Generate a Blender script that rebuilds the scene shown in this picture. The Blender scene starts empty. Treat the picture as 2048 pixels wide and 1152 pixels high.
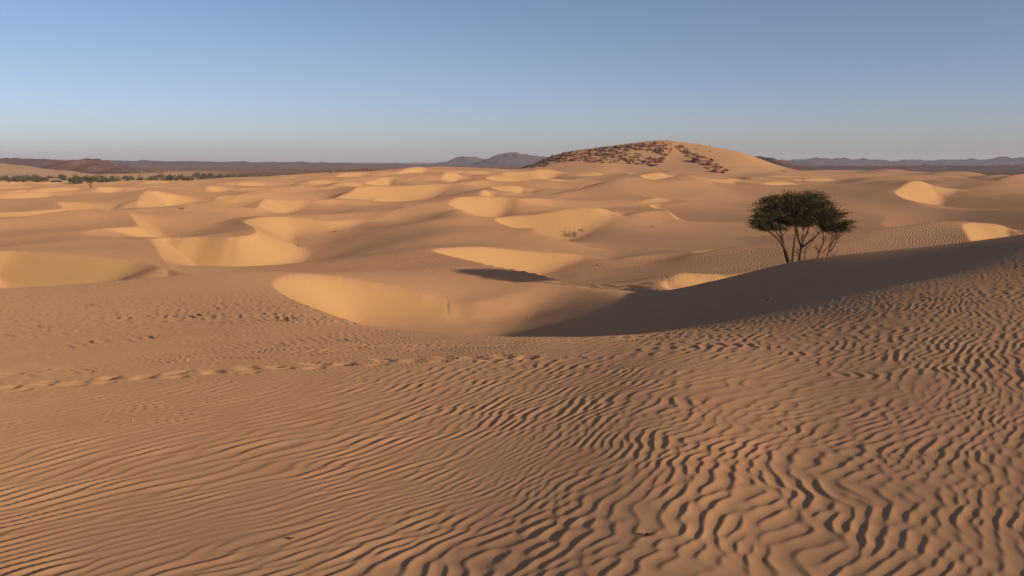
import bpy, math, random
import numpy as np

# ------------------------------------------------------------------ camera, sky, sun, exposure
scene = bpy.context.scene
R = math.radians
EYE = 1.7                                   # metres above the sand the photographer stands on
FPX, CX, CY = 1707.0, 1024.0, 576.0         # focal length and centre on a 2048 x 1152 frame
PITCH = math.atan((CY - 322.0) / FPX)       # horizon sits at row 322
cam_data = bpy.data.cameras.new('camera')
cam_data.sensor_width = 36.0
cam_data.lens = 36.0 * FPX / 2048.0
cam_data.clip_start = 0.1
cam_data.clip_end = 40000.0
cam = bpy.data.objects.new('camera', cam_data)
scene.collection.objects.link(cam)
cam.location = (0, 0, EYE)
cam.rotation_euler = (R(90) - PITCH, 0, 0)
scene.camera = cam

SUN_EL, SUN_AZ = R(14.6), R(123.5)          # azimuth clockwise from the view direction (+Y)
world = bpy.data.worlds.new('World')
scene.world = world
world.use_nodes = True
wn = world.node_tree.nodes
sky = wn.new('ShaderNodeTexSky')
sky.sky_type = 'NISHITA'
sky.sun_disc = False
sky.sun_elevation = SUN_EL
sky.sun_rotation = SUN_AZ
sky.altitude = 300
sky.air_density = 0.62
sky.dust_density = 1.0
sky.ozone_density = 1.9
dusty = wn.new('ShaderNodeMix')                     # dust in the air warms the whole sky a little
dusty.data_type = 'RGBA'; dusty.blend_type = 'MULTIPLY'
dusty.inputs[0].default_value = 1.0
dusty.inputs[7].default_value = (1.09, 0.94, 0.95, 1)
world.node_tree.links.new(sky.outputs[0], dusty.inputs[6])
world.node_tree.links.new(dusty.outputs[2], wn['Background'].inputs['Color'])
wn['Background'].inputs['Strength'].default_value = 0.122

sun_data = bpy.data.lights.new('sun', 'SUN')
sun_data.energy = 4.85
sun_data.angle = R(0.55)
sun_data.color = (1.0, 0.80, 0.58)
sun = bpy.data.objects.new('sun', sun_data)
scene.collection.objects.link(sun)
sun.rotation_euler = (R(90) - SUN_EL, 0, R(180) - SUN_AZ)
sun.location = (60, -20, 60)

scene.view_settings.view_transform = 'Standard'
scene.view_settings.look = 'None'
scene.view_settings.exposure = 0.0
scene.view_settings.gamma = 1.0
scene.view_settings.use_curve_mapping = False

rng = np.random.default_rng(7)
random.seed(7)

# ------------------------------------------------------------------ helpers
def tag(o, label=None, cat=None, group=None, kind=None):
    if label: o['label'] = label
    if cat: o['category'] = cat
    if group: o['group'] = group
    if kind: o['kind'] = kind
    return o

def link(o, parent=None):
    scene.collection.objects.link(o)
    if parent is not None:
        o.parent = parent
    return o

def empty(name, loc):
    o = bpy.data.objects.new(name, None)
    o.location = loc
    o.empty_display_size = 0.3
    return link(o)

def mesh_from(name, verts, faces, mat, smooth=False):
    me = bpy.data.meshes.new(name)
    verts = np.asarray(verts, dtype=np.float32)
    faces = np.asarray(faces, dtype=np.int32)
    n, k = faces.shape
    me.vertices.add(len(verts)); me.vertices.foreach_set('co', verts.ravel())
    me.loops.add(n * k); me.loops.foreach_set('vertex_index', faces.ravel())
    me.polygons.add(n)
    me.polygons.foreach_set('loop_start', np.arange(0, n * k, k, dtype=np.int32))
    me.polygons.foreach_set('use_smooth', np.full(n, smooth, dtype=bool))
    me.update(calc_edges=True)
    if mat: me.materials.append(mat)
    return me

def sstep(a, b, x):
    t = np.clip((x - a) / (b - a), 0, 1)
    return t * t * (3 - 2 * t)

class Waves:
    """smooth random field: a sum of sines, about -1..1"""
    def __init__(self, seed, lam, n=14, stretch=1.0, ang=0.0, spread=0.5):
        r = np.random.default_rng(seed)
        l = lam * np.exp(r.uniform(-spread, spread, n))
        a = r.uniform(0, 2 * np.pi, n)
        kx, ky = np.cos(a) / l, np.sin(a) / l / stretch
        c, s = math.cos(ang), math.sin(ang)
        self.kx, self.ky = 2 * np.pi * (kx * c - ky * s), 2 * np.pi * (kx * s + ky * c)
        self.p = r.uniform(0, 2 * np.pi, n)
        self.g = 1.4 / math.sqrt(n)
    def __call__(self, x, y):
        o = np.zeros(np.shape(x))
        for kx, ky, p in zip(self.kx, self.ky, self.p):
            o += np.sin(kx * x + ky * y + p)
        return o * self.g

# ------------------------------------------------------------------ the lie of the land
# For each bearing (written as the column of the 2048 px photograph it shows in) the depth below
# the eye at a row of distances: near sand, brow of the near dune, hollow, ridge, dune field, plain.
COLS = {
 -700: [(3,1.85),(8,2.4),(15,3.2),(22,4.0),(30,4.9),(40,5.7),(46,6.1),(54,6.5),(70,7.2),(100,8.0),(150,9.0),(250,9.9),(420,10.3),(600,11.6)],
 -250: [(3,1.82),(8,2.4),(15,3.25),(22,4.05),(30,4.9),(40,6.0),(46,6.85),(54,7.3),(70,7.4),(100,8.0),(150,9.0),(250,10.2),(420,11.0),(600,11.6)],
    0: [(3,1.8),(8,2.4),(15,3.25),(22,4.1),(30,4.95),(40,6.05),(46,6.85),(54,7.2),(70,7.3),(100,7.9),(150,8.9),(250,10.0),(420,10.9),(600,12.0)],
  350: [(3,1.8),(8,2.35),(15,3.2),(22,4.1),(30,5.0),(40,5.75),(46,6.1),(54,6.5),(70,7.2),(100,7.9),(150,8.6),(250,9.4),(400,10.1),(560,12.0)],
  640: [(3,1.8),(8,2.3),(15,3.15),(22,4.1),(30,5.1),(40,6.2),(46,6.6),(54,6.9),(70,7.3),(100,7.7),(150,7.9),(250,6.8),(370,4.8),(560,11)],
  900: [(3,1.8),(8,2.25),(16,3.3),(22,4.7),(30,6.1),(41,7.4),(46,7.7),(54,7.35),(70,7.3),(100,7.75),(150,7.4),(250,6.2),(390,3.2),(560,10)],
 1180: [(3,1.75),(8,2.15),(14,2.95),(20,4.8),(28,6.9),(43,7.6),(48,7.75),(54,7.55),(70,7.6),(100,7.9),(150,7.5),(250,6.2),(390,4.2),(560,9)],
 1400: [(3,1.75),(8,2.05),(15.5,3.05),(24,5.2),(33,6.6),(42,6.38),(46.5,7.0),(53,7.35),(70,7.8),(100,8.0),(150,7.7),(250,6.3),(400,4.8),(560,9)],
 1600: [(3,1.76),(8,2.06),(17,2.92),(25,4.3),(33,5.05),(41,4.74),(46,6.0),(53,7.1),(70,7.8),(100,8.0),(150,7.7),(260,6.7),(450,5.8),(600,9)],
 1800: [(3,1.76),(8,2.0),(17,2.55),(25,3.5),(32,3.95),(37,3.75),(42,5.0),(50,6.5),(70,7.6),(100,7.8),(150,7.7),(260,7.2),(480,6.9),(650,10)],
 2048: [(3,1.76),(8,1.94),(17,2.27),(25,2.7),(30,2.8),(33,2.78),(38,4.0),(47,5.9),(70,6.6),(100,6.9),(150,7.5),(260,7.8),(500,7.9),(650,11)],
 2400: [(3,1.76),(8,1.88),(17,2.0),(25,2.0),(29,1.9),(32,1.85),(37,3.0),(47,5.0),(70,5.5),(100,6.0),(150,7.0),(260,7.5),(500,7.5),(650,11)],
 2900: [(3,1.76),(8,1.84),(17,1.8),(25,1.5),(29,1.4),(32,1.4),(38,2.0),(50,4.0),(70,5.0),(100,6.0),(150,7.0),(260,7.5),(500,7.5),(650,11)],
}
FAR = [(1000, 12.6), (3000, 13.0), (9000, 14.0)]

def nat_spline(x, y, xi):
    x = np.asarray(x, float); y = np.asarray(y, float); n = len(x)
    h = np.diff(x); A = np.zeros((n, n)); b = np.zeros((n,) + y.shape[1:])
    A[0, 0] = A[-1, -1] = 1
    for i in range(1, n - 1):
        A[i, i-1], A[i, i], A[i, i+1] = h[i-1], 2 * (h[i-1] + h[i]), h[i]
        b[i] = 6 * ((y[i+1] - y[i]) / h[i] - (y[i] - y[i-1]) / h[i-1])
    m = np.linalg.solve(A, b)
    j = np.clip(np.searchsorted(x, xi) - 1, 0, n - 2)
    hh = h[j]; t0 = (x[j+1] - xi); t1 = (xi - x[j])
    if y.ndim > 1: hh, t0, t1 = hh[:, None], t0[:, None], t1[:, None]
    return (m[j] * t0**3 + m[j+1] * t1**3) / (6 * hh) + (y[j] / hh - m[j] * hh / 6) * t0 + (y[j+1] / hh - m[j+1] * hh / 6) * t1

def pchip(x, y, xi):
    h = np.diff(x); dl = np.diff(y) / h; d = np.zeros_like(y)
    for i in range(1, len(x) - 1):
        if dl[i-1] * dl[i] > 0:
            w1, w2 = 2 * h[i] + h[i-1], h[i] + 2 * h[i-1]
            d[i] = (w1 + w2) / (w1 / dl[i-1] + w2 / dl[i])
    d[0], d[-1] = dl[0], dl[-1]
    j = np.clip(np.searchsorted(x, xi) - 1, 0, len(x) - 2)
    t = (xi - x[j]) / h[j]
    return ((2*t**3 - 3*t**2 + 1) * y[j] + (t**3 - 2*t**2 + t) * h[j] * d[j]
            + (-2*t**3 + 3*t**2) * y[j+1] + (t**3 - t**2) * h[j] * d[j+1])

cx = sorted(COLS)
PHI0, PHI1, NPH = math.atan((cx[0] - CX) / FPX), math.atan((cx[-1] - CX) / FPX), 420
LN0, LN1, NLN = math.log(1.0), math.log(12000.0), 1000
phis = np.linspace(PHI0, PHI1, NPH); lns = np.linspace(LN0, LN1, NLN)
kn = np.array([COLS[c] + FAR for c in cx], float)
colphi = np.array([math.atan((c - CX) / FPX) for c in cx])
kD = np.exp(nat_spline(colphi, np.log(kn[:, :, 0]), phis)); kE = nat_spline(colphi, kn[:, :, 1], phis)
TAB = np.zeros((NPH, NLN))
for i in range(NPH):
    TAB[i] = pchip(np.log(kD[i] / math.cos(phis[i])), kE[i], np.maximum(lns, math.log(kD[i, 0] / math.cos(phis[i]))))

def gblur(a, sig, axis):
    n = int(3 * sig) + 1
    k = np.exp(-0.5 * (np.arange(-n, n + 1) / sig) ** 2); k /= k.sum()
    p = [(0, 0)] * a.ndim; p[axis] = (n, n)
    b = np.pad(a, p, mode='edge'); o = np.zeros_like(a)
    for i, w in enumerate(k):
        o += w * (b[i:i + a.shape[0]] if axis == 0 else b[:, i:i + a.shape[1]])
    return o
TAB = gblur(gblur(TAB, 3.0, 1), 8.0, 0)
LNSMALL = lns < math.log(3.0)

WIND_AZ = R(122.0)                                   # the wind blows towards this bearing
WX, WY = math.sin(WIND_AZ), math.cos(WIND_AZ)
und_a = Waves(11, 46, 16, 2.2, -0.55)
und_b = Waves(12, 17, 16, 2.0, -0.55)
und_c = Waves(13, 160, 14, 1.6, -0.5)

HILL = [(900,338),(1000,336),(1045,333),(1075,322),(1100,313),(1140,303),(1200,296),(1245,289.5),(1272,286),(1300,284.5),(1325,284.5),
        (1350,286),(1400,292),(1450,301),(1500,315),(1560,333),(1620,341),(1720,348)]
hphi = np.array([math.atan((a - CX) / FPX) for a, b in HILL])
HILL_D = 430.0
hE = np.array([(b - 322.0) / FPX * HILL_D for a, b in HILL])
hill_fine = np.linspace(hphi[0], hphi[-1], 400)
hill_E = gblur(nat_spline(hphi, hE, hill_fine)[:, None], 3.0, 0)[:, 0]
hill_noise = Waves(21, 18, 14)

def envelope(x, y):
    """depth below the eye of the dune tops (before the slip faces are cut)"""
    r = np.hypot(x, y) + 1e-6; ph = np.arctan2(x, y)
    phc = np.clip(ph, PHI0, PHI1)
    fi = (phc - PHI0) / (PHI1 - PHI0) * (NPH - 1); fj = (np.clip(np.log(r), LN0, LN1) - LN0) / (LN1 - LN0) * (NLN - 1)
    i = np.clip(fi.astype(int), 0, NPH - 2); j = np.clip(fj.astype(int), 0, NLN - 2)
    fi = fi - i; fj = fj - j
    E = (TAB[i, j] * (1 - fi) * (1 - fj) + TAB[i + 1, j] * fi * (1 - fj) + TAB[i, j + 1] * (1 - fi) * fj + TAB[i + 1, j + 1] * fi * fj)
    side = sstep(R(50), R(95), np.abs(ph))
    E = E * (1 - side) + side * (1.75 + 8 * sstep(30, 400, r))
    flat = sstep(700, 1000, r)
    amp = (1 - flat)
    E = E - amp * (0.10 * und_b(x, y) * sstep(40, 70, r) + 0.62 * und_a(x, y) * sstep(45, 110, r) + 0.9 * und_c(x, y) * sstep(120, 260, r))
    c = np.interp(phc, hill_fine, hill_E)
    d = y / HILL_D
    g = np.exp(-((y - HILL_D) / np.where(y < HILL_D, 46.0, 70.0)) ** 2)
    win = sstep(R(-5), R(3), ph) * (1 - sstep(R(18), R(24), ph))
    g = g * win
    rise = np.clip(5.2 - c, 0, None)
    E = E * (1 - 0.6 * g) + 0.6 * g * 5.2 - g * rise * (1 + 0.012 * hill_noise(x, y))
    return E

def ray(px, py):
    cp, sp = math.cos(PITCH), math.sin(PITCH)
    v = (py - CY) / FPX; h = (px - CX) / FPX
    return h, cp - v * sp, -(sp + v * cp)

def on_surface(fn, px, py, r0=2.5, r1=4000.0):
    """first point along the sight line through (px, py) that meets the surface fn"""
    dx, dy, dz = ray(px, py)
    hd = math.hypot(dx, dy)
    rr = np.exp(np.linspace(math.log(r0), math.log(r1), 3000))
    X, Y = dx / hd * rr, dy / hd * rr
    gap = fn(X, Y) + dz / hd * rr
    k = np.nonzero(gap <= 0)[0]
    k = k[0] if len(k) else len(rr) - 1
    k = max(k, 1)
    a = gap[k-1] / (gap[k-1] - gap[k] + 1e-9)
    q = rr[k-1] + (rr[k] - rr[k-1]) * np.clip(a, 0, 1)
    return dx / hd * q, dy / hd * q

def place(px, py, yd):
    """bearing of a column of the photograph at a given distance: x, y and the depth below the eye"""
    dx, dy, dz = ray(px, py)
    return dx / dy * yd, yd, -dz / dy * yd

# Long backs of dunes (crest, distances in metres, width of the slope towards us, width behind)
BACKS = [
 ([(0,444),(98,434),(195,423),(240,420)], [92,97,101,102], 10, 5),
 ([(300,428),(359,421),(417,409),(466,398),(528,397)], [110,114,120,126,131], 10, 5),
 ([(610,436),(725,428),(795,412),(854,399),(912,393)], [100,108,117,124,130], 10, 5),
 ([(900,432),(998,424),(1076,417),(1144,416)], [104,108,112,115], 12, 6),
 ([(1150,462),(1240,453),(1313,446),(1400,438),(1540,440)], [92,95,98,101,104], 9, 5),
 ([(1230,378),(1287,367),(1326,361),(1365,359),(1404,362),(1439,372),(1460,380)], [165,172,178,182,184,184,182], 13, 9),
 ([(1690,372),(1740,358),(1790,351),(1850,350),(1900,355)], [235,250,265,270,268], 17, 14),
 ([(1990,365),(2020,352),(2060,346),(2130,338)], [215,225,232,240], 9, 14),
 ([(1240,522),(1370,501),(1458,491),(1567,484),(1700,469),(1875,449),(1925,446)], [68,72,75,78,80,84,86], 8, 3),
 ([(455,391),(520,386),(600,378),(680,370)], [165,175,186,195], 9, 5),
 ([(590,494),(680,470),(766,449),(880,435)], [82,88,95,101], 9, 5),
 ([(1165,412),(1215,402),(1277,392),(1310,389)], [126,133,140,143], 9, 6),
]
# Slip faces: the brink (inside is on the right hand going along it), its distances and the drop below it
SLIPS = [
 ([(536,367),(548,360),(565,355),(590,354),(620,357)], [295,302,308,312,314], 2.8),
 ([(285,366),(300,362),(330,361),(360,364)], [320,325,328,330], 2.0),
 ([(190,381),(198,374),(220,374),(250,378)], [245,250,253,255], 2.0),
 ([(788,349),(800,343),(818,336),(835,334),(848,335),(866,342)], [300,308,318,322,324,324], 3.0),
 ([(675,361),(671,356),(680,348),(700,345),(727,345),(745,348)], [275,280,288,292,294,294], 3.0),
 ([(1017,355),(1005,349),(1011,345),(1037,344),(1068,343),(1078,340),(1105,341),(1138,350)], [262,268,272,275,277,279,281,281], 4.0),
 ([(1253,350),(1260,346),(1270,346),(1278,351)], [272,275,276,277], 1.2),
 ([(880,360),(883,353),(893,344),(909,345),(922,352),(938,358)], [255,260,266,268,268,267], 2.6),
 ([(722,364),(735,363),(752,360),(764,355),(780,355),(800,358)], [240,245,250,255,257,257], 2.2),
 ([(1302,365),(1290,357),(1283,351),(1315,345),(1330,348),(1350,358)], [240,248,255,260,262,262], 2.8),
 ([(414,381),(415,374),(425,372),(446,374),(470,378)], [230,235,238,239,239], 2.2),
 ([(1516,375),(1532,366),(1559,363),(1586,366),(1604,372)], [225,229,232,234,235], 1.8),
 ([(978,367),(972,361),(982,356),(1007,355),(1025,358),(1045,363),(1058,371)], [205,208,212,214,215,215,214], 2.2),
 ([(1455,378),(1430,370),(1410,363),(1450,361),(1472,359),(1488,369)], [195,202,208,212,214,214], 2.0),
 ([(590,387),(578,385),(570,381),(575,376),(593,374),(615,375),(640,376)], [195,197,200,205,208,209,209], 2.0),
 ([(1216,378),(1208,371),(1198,364),(1225,364),(1250,366),(1288,367)], [182,188,194,197,199,201], 2.2),
 ([(1154,384),(1158,377),(1173,378),(1190,380)], [176,179,180,181], 1.0),
 ([(668,402),(680,387),(700,382),(719,377),(766,381),(844,379),(912,376)], [154,165,172,180,185,190,195], 5.2, 9),
 ([(1821,403),(1800,393),(1790,384),(1803,375),(1818,365),(1836,361),(1852,364),(1872,373),(1912,377),(1935,385)], [135,142,149,156,164,170,172,172,174,172], 3.8),
 ([(992,384),(982,379),(988,375),(1025,372),(1045,375),(1056,382),(1062,388)], [165,168,171,174,175,174,173], 2.2),
 ([(428,403),(425,398),(430,392),(450,391),(480,392),(530,393)], [158,162,166,168,169,170], 1.8),
 ([(961,391),(964,382),(972,381),(985,385),(1000,387)], [150,153,155,155,155], 1.4),
 ([(262,420),(273,408),(285,392),(295,383),(310,382),(339,387),(378,396),(400,400),(425,404)], [128,138,152,160,163,165,166,166,165], 4.2),
 ([(1361,432),(1326,418),(1291,404),(1275,393),(1287,390),(1316,390),(1330,395),(1342,403)], [112,120,130,139,142,144,145,146], 3.0),
 ([(513,415),(522,405),(530,398),(560,399),(590,400),(632,401)], [124,128,131,133,134,135], 2.2),
 ([(-60,428),(0,425),(49,423),(98,419),(120,418),(124,413),(113,404),(137,403),(150,404),(176,408),(195,411),(222,420)], [125,126,127,129,130,134,140,141,141,141,141,140], 2.2),
 ([(919,420),(899,408),(901,403),(925,394),(978,394),(1017,395),(1034,399)], [121,125,127,130,133,134,134], 3.8),
 ([(1052,460),(1027,455),(1002,445),(990,436),(998,431),(1037,429),(1076,427),(1111,421),(1144,416),(1193,415),(1212,418),(1230,426),(1242,435)], [98,101,105,108,110,112,113,114,115,116,117,117,117], 3.8, 7),
 ([(200,459),(245,456),(275,453),(269,441),(260,428),(245,421),(222,419)], [84,86,88,93,98,101,102], 1.8),
 ([(332,532),(313,499),(306,478),(330,474),(371,477),(400,475),(449,474),(484,473),(505,467),(511,460),(502,451),(487,443),(498,438),(527,434),(556,432),(586,434),(611,437),(634,441),(664,444),(703,439),(732,439),(791,442)],
  [57,68,78,81,80,81,80,80,82,86,91,97,101,104,106,107,107,107,107,110,111,111], 3.0, 8.5, lambda x, y: 1 - sstep(-23.0, -5.0, x)),
 ([(1875,449),(1700,469),(1567,484),(1458,491),(1370,501)], [84,80,78,75,72], 1.5, 9),      # drops away from us
 ([(1941,484),(1933,468),(1925,452),(1932,447),(1950,445),(1976,446),(2003,449),(2019,456),(2035,466)], [72,77,82,84,86,87,88,88,87], 2.6),
 ([(-90,520),(-80,508),(-40,502),(0,501),(39,503),(117,507),(195,514),(273,524),(332,536)], [58,61,62,62,62,61,60,59,57], 2.6, 14),
 ([(1142,569),(1056,545),(995,534),(934,520),(873,505),(863,501),(873,497),(910,495),(971,494),(1056,503),(1127,506),(1166,510),(1210,520)], [50,54,56.5,60,65.5,67,68.5,70,72.5,74.5,75.5,76,75], 2.8, 9, lambda x, y: (1 - sstep(3.0, 27.0, x)) * (1 - sstep(3.5, 10.0, x) * (1 - sstep(48, 62, y)))),
 ([(1334,563),(1345,556),(1361,547),(1381,545),(1414,547),(1460,550)], [51.3,52,53.5,55,56,57], 1.2, 14),
 ([(744,655),(695,640),(634,618),(580,596),(548,576),(546,564),(566,553),(605,547),(656,551),(720,560),(788,574),(854,592),(889,612)],
  [18.3,20.5,25,31,37,40,43,45,46.5,47.2,47.2,46.8,46.4], 3.1, 10,
  lambda x, y: sstep(0, 3, y - 14.5 - np.where(x < 0, -x, 0.35 * x)) * (1 - sstep(-1.5, 6.0, x)), 8.5),   # the bowl ends against the near brow and the ridge
]
T32 = math.tan(R(31.5))

def catmull(P, n):
    P = np.asarray(P, float)
    Q = np.vstack([2 * P[0] - P[1], P, 2 * P[-1] - P[-2]]); out = []
    for i in range(1, len(Q) - 2):
        t = np.linspace(0, 1, n, endpoint=False)[:, None]
        a, b, c, d = Q[i-1], Q[i], Q[i+1], Q[i+2]
        out.append(0.5 * (2*b + (c - a)*t + (2*a - 5*b + 4*c - d)*t*t + (3*b - a - 3*c + d)*t**3))
    out.append(P[-1:]); return np.vstack(out)

def smin(a, b, k):
    h = np.clip(0.5 + 0.5 * (b - a) / k, 0, 1)
    return b * (1 - h) + a * h - k * h * (1 - h)

def trace_line(p, yd, n=60):
    """smooth 3-D line x, y, E through the traced points"""
    G = catmull(np.array([place(a, b, d) for (a, b), d in zip(p, yd)]), 8)
    seg = np.r_[0, np.cumsum(np.hypot(*np.diff(G[:, :2], axis=0).T))]
    t = np.linspace(0, seg[-1], n)
    G = np.c_[np.interp(t, seg, G[:, 0]), np.interp(t, seg, G[:, 1]), np.interp(t, seg, G[:, 2])]
    k = np.array([1, 2, 3, 2, 1.]); k /= k.sum()
    for ax in range(3):
        G[2:-2, ax] = np.convolve(G[:, ax], k, 'valid')
    return G

def nearest(X, Y, P):
    """distance, parameter (in vertices) and side (+ right hand) of points against a polyline"""
    d2 = np.full(X.shape, 1e18); tt = np.zeros(X.shape); sd = np.zeros(X.shape); best = np.full(X.shape, 1e18)
    for i in range(len(P) - 1):
        ax, ay = P[i]; ex, ey = P[i+1] - P[i]
        l2 = ex * ex + ey * ey + 1e-12
        t = np.clip(((X - ax) * ex + (Y - ay) * ey) / l2, 0, 1)
        qx, qy = X - ax - t * ex, Y - ay - t * ey
        q = qx * qx + qy * qy
        cr = (ey * (X - ax) - ex * (Y - ay)) / math.sqrt(l2)
        m = q < d2 - 1e-9
        # at a shared corner the segment that the point lies more squarely off decides the side
        tie = (np.abs(q - d2) <= 1e-9) & (np.abs(cr) > np.abs(sd)) & (np.abs(tt - i) < 1e-6)
        sd = np.where(m | tie, cr, sd); tt = np.where(m, i + t, tt); d2 = np.where(m, q, d2)
    return np.sqrt(d2), tt, sd

def spread_along(x, y, P, *vals):
    """values given along a line, carried smoothly to the points around it"""
    ep = 1.5 * ((P[1:] - P[:-1]) ** 2).sum(1).mean() + 0.02
    W = np.zeros(x.shape); out = [np.zeros(x.shape) for v in vals]
    for i in range(len(P)):
        w = 1.0 / ((x - P[i, 0]) ** 2 + (y - P[i, 1]) ** 2 + ep) ** 1.6
        W += w
        for o, v in zip(out, vals): o += w * v[i]
    return [o / W for o in out]

class Back:
    def __init__(self, p, yd, wf, wb):
        self.G = trace_line(p, yd); self.wf, self.wb = wf, wb
        self.P = self.G[:, :2]
        self.reach = 3.6 * max(wf, wb)
    def prepare(self, E): self.delta = self.G[:, 2] - E
    def box(self): return self.P.min(0) - self.reach, self.P.max(0) + self.reach
    def apply(self, x, y, E):
        d, t, s = nearest(x, y, self.P)
        de, = spread_along(x, y, self.P, self.delta)
        w = self.wb + (self.wf - self.wb) * sstep(-0.9, 0.9, s / (d + 0.5))
        return E + de * np.exp(-(d / w) ** 1.25), np.zeros(x.shape), np.zeros(x.shape)

class Slip:
    def __init__(self, p, yd, D, a=8.5, within=None, level=None):
        self.within = within
        self.G = trace_line(p, yd, 81); self.P = self.G[:, :2]; self.D = D; self.ta = math.tan(R(a))
        T = np.gradient(self.P, axis=0); T /= np.linalg.norm(T, axis=1)[:, None]
        self.N = np.c_[T[:, 1], -T[:, 0]]
        t = np.linspace(0, 1, 81)
        self.floor = self.G[:, 2] + D * np.clip(np.minimum(sstep(0, 0.25, t), sstep(0, 0.35, 1 - t)), 0, 1) ** 0.8
        if level: self.floor = np.maximum(self.G[:, 2], level)
        self.reach = D / self.ta + D / T32 + 2
    def prepare(self, E):
        self.delta = self.G[:, 2] - E
        self.reach = max(self.reach, 3.6 * (4.5 + 5.5 * np.abs(self.delta).max()))
    def box(self): return self.P.min(0) - self.reach, self.P.max(0) + self.reach
    def apply(self, x, y, E):
        d, t, s = nearest(x, y, self.P)
        de, fl, ts, nx, ny, ns = spread_along(x, y, self.P, self.delta, self.floor, np.linspace(0, 1, 81), self.N[:, 0], self.N[:, 1], (self.N * self.P).sum(1))
        side = (nx * x + ny * y - ns) / (d + 1e-4)
        T0, T1 = self.P[1] - self.P[0], self.P[-1] - self.P[-2]
        a0 = np.clip(-((x - self.P[0, 0]) * T0[0] + (y - self.P[0, 1]) * T0[1]) / np.hypot(*T0), 0, None)
        a1 = np.clip(((x - self.P[-1, 0]) * T1[0] + (y - self.P[-1, 1]) * T1[1]) / np.hypot(*T1), 0, None)
        k = 2.5 * self.D + 1
        side = side * (1 - (1 - np.exp(-(a0 / k) ** 2)) * (1 - sstep(0.12, 0.42, ts))) * (1 - (1 - np.exp(-(a1 / k) ** 2)) * sstep(0.58, 0.88, ts))
        U = E + de * np.exp(-(d / (4.5 + 5.5 * np.abs(de))) ** 1.25)
        fall = np.clip(1 - (d - self.D / T32) * self.ta / self.D, 0, 1)
        fall = 0.4 * fall + 0.6 * fall * fall * (3 - 2 * fall)
        f = smin(fl - 0.4 * self.ta * np.clip(d - self.D / T32, 0, None) - U, 1.15 * self.D * fall, 0.1 * self.D)
        c = np.maximum(smin(T32 * d, f, 0.22 * self.D), 0) * sstep(0.0, 0.6, side)
        if self.within: c = c * self.within(x, y)
        face = sstep(0.0, 0.2, c) * sstep(0.0, 0.3 * self.D, f - T32 * d + 0.1 * self.D)
        return U + c, c, face

# many more small ones fill the far dune field: column, row and width of the brink, and the drop
SMALL = [(30,374,90,2.2),(115,383,110,2.2),(165,368,80,2.0),(55,391,120,2.2),(232,364,60,1.8),(330,377,60,1.6),(95,366,70,1.8),(20,364,60,1.8),
         (562,374,50,1.8),(505,366,60,1.8),(395,369,60,1.6),(640,363,50,1.8),(835,358,60,2.2),(700,366,60,1.8),(1180,353,60,2.0),(1105,361,60,1.6),
         (1560,352,60,2.0),(1640,357,70,1.8),(1900,353,80,2.0),
         (960,344,60,2.2),(900,372,50,1.6),(850,388,70,1.6)]
def small(px, py, w, D):
    x, y = on_surface(envelope, px - 0.5 * w, py + 3, 60)
    off = [(-.5, 4), (-.46, 1), (-.25, -1), (.15, -.6), (.5, 3.5)]
    return ([(px + a * w, py + b) for a, b in off], [y + 0.45 * (a + .5) * w * y / FPX for a, b in off], D, 7)
OPS = [Back(*b) for b in BACKS] + [Slip(*small(*q)) for q in SMALL] + [Slip(*b) for b in SLIPS]

def run_ops(x, y, E, ops):
    dep = np.zeros(x.shape); face = np.zeros(x.shape)
    for o in ops:
        lo, hi = o.box()
        m = np.nonzero((x > lo[0]) & (x < hi[0]) & (y > lo[1]) & (y < hi[1]))[0]
        if not len(m): continue
        e, c, f = o.apply(x[m], y[m], E[m])
        E[m] = e; dep[m] = np.maximum(dep[m] * 0.999, c); face[m] = np.maximum(face[m], f)
    return E, dep, face

for i, o in enumerate(OPS):
    gx, gy = o.G[:, 0].copy(), o.G[:, 1].copy()
    o.prepare(run_ops(gx, gy, envelope(gx, gy), OPS[:i])[0])

def ground(x, y):
    return run_ops(x, y, envelope(x, y), OPS)

def ground_E(x, y):
    x = np.atleast_1d(np.asarray(x, float)); y = np.atleast_1d(np.asarray(y, float))
    return ground(x, y)[0]

def ground_z(x, y):
    return float(EYE - ground_E(x, y)[0])

def at(px, py, r0=2.5):
    """the point of the finished ground seen at a place in the photograph"""
    x, y = on_surface(ground_E, px, py, r0)
    return float(x), float(y), ground_z(x, y)

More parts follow.
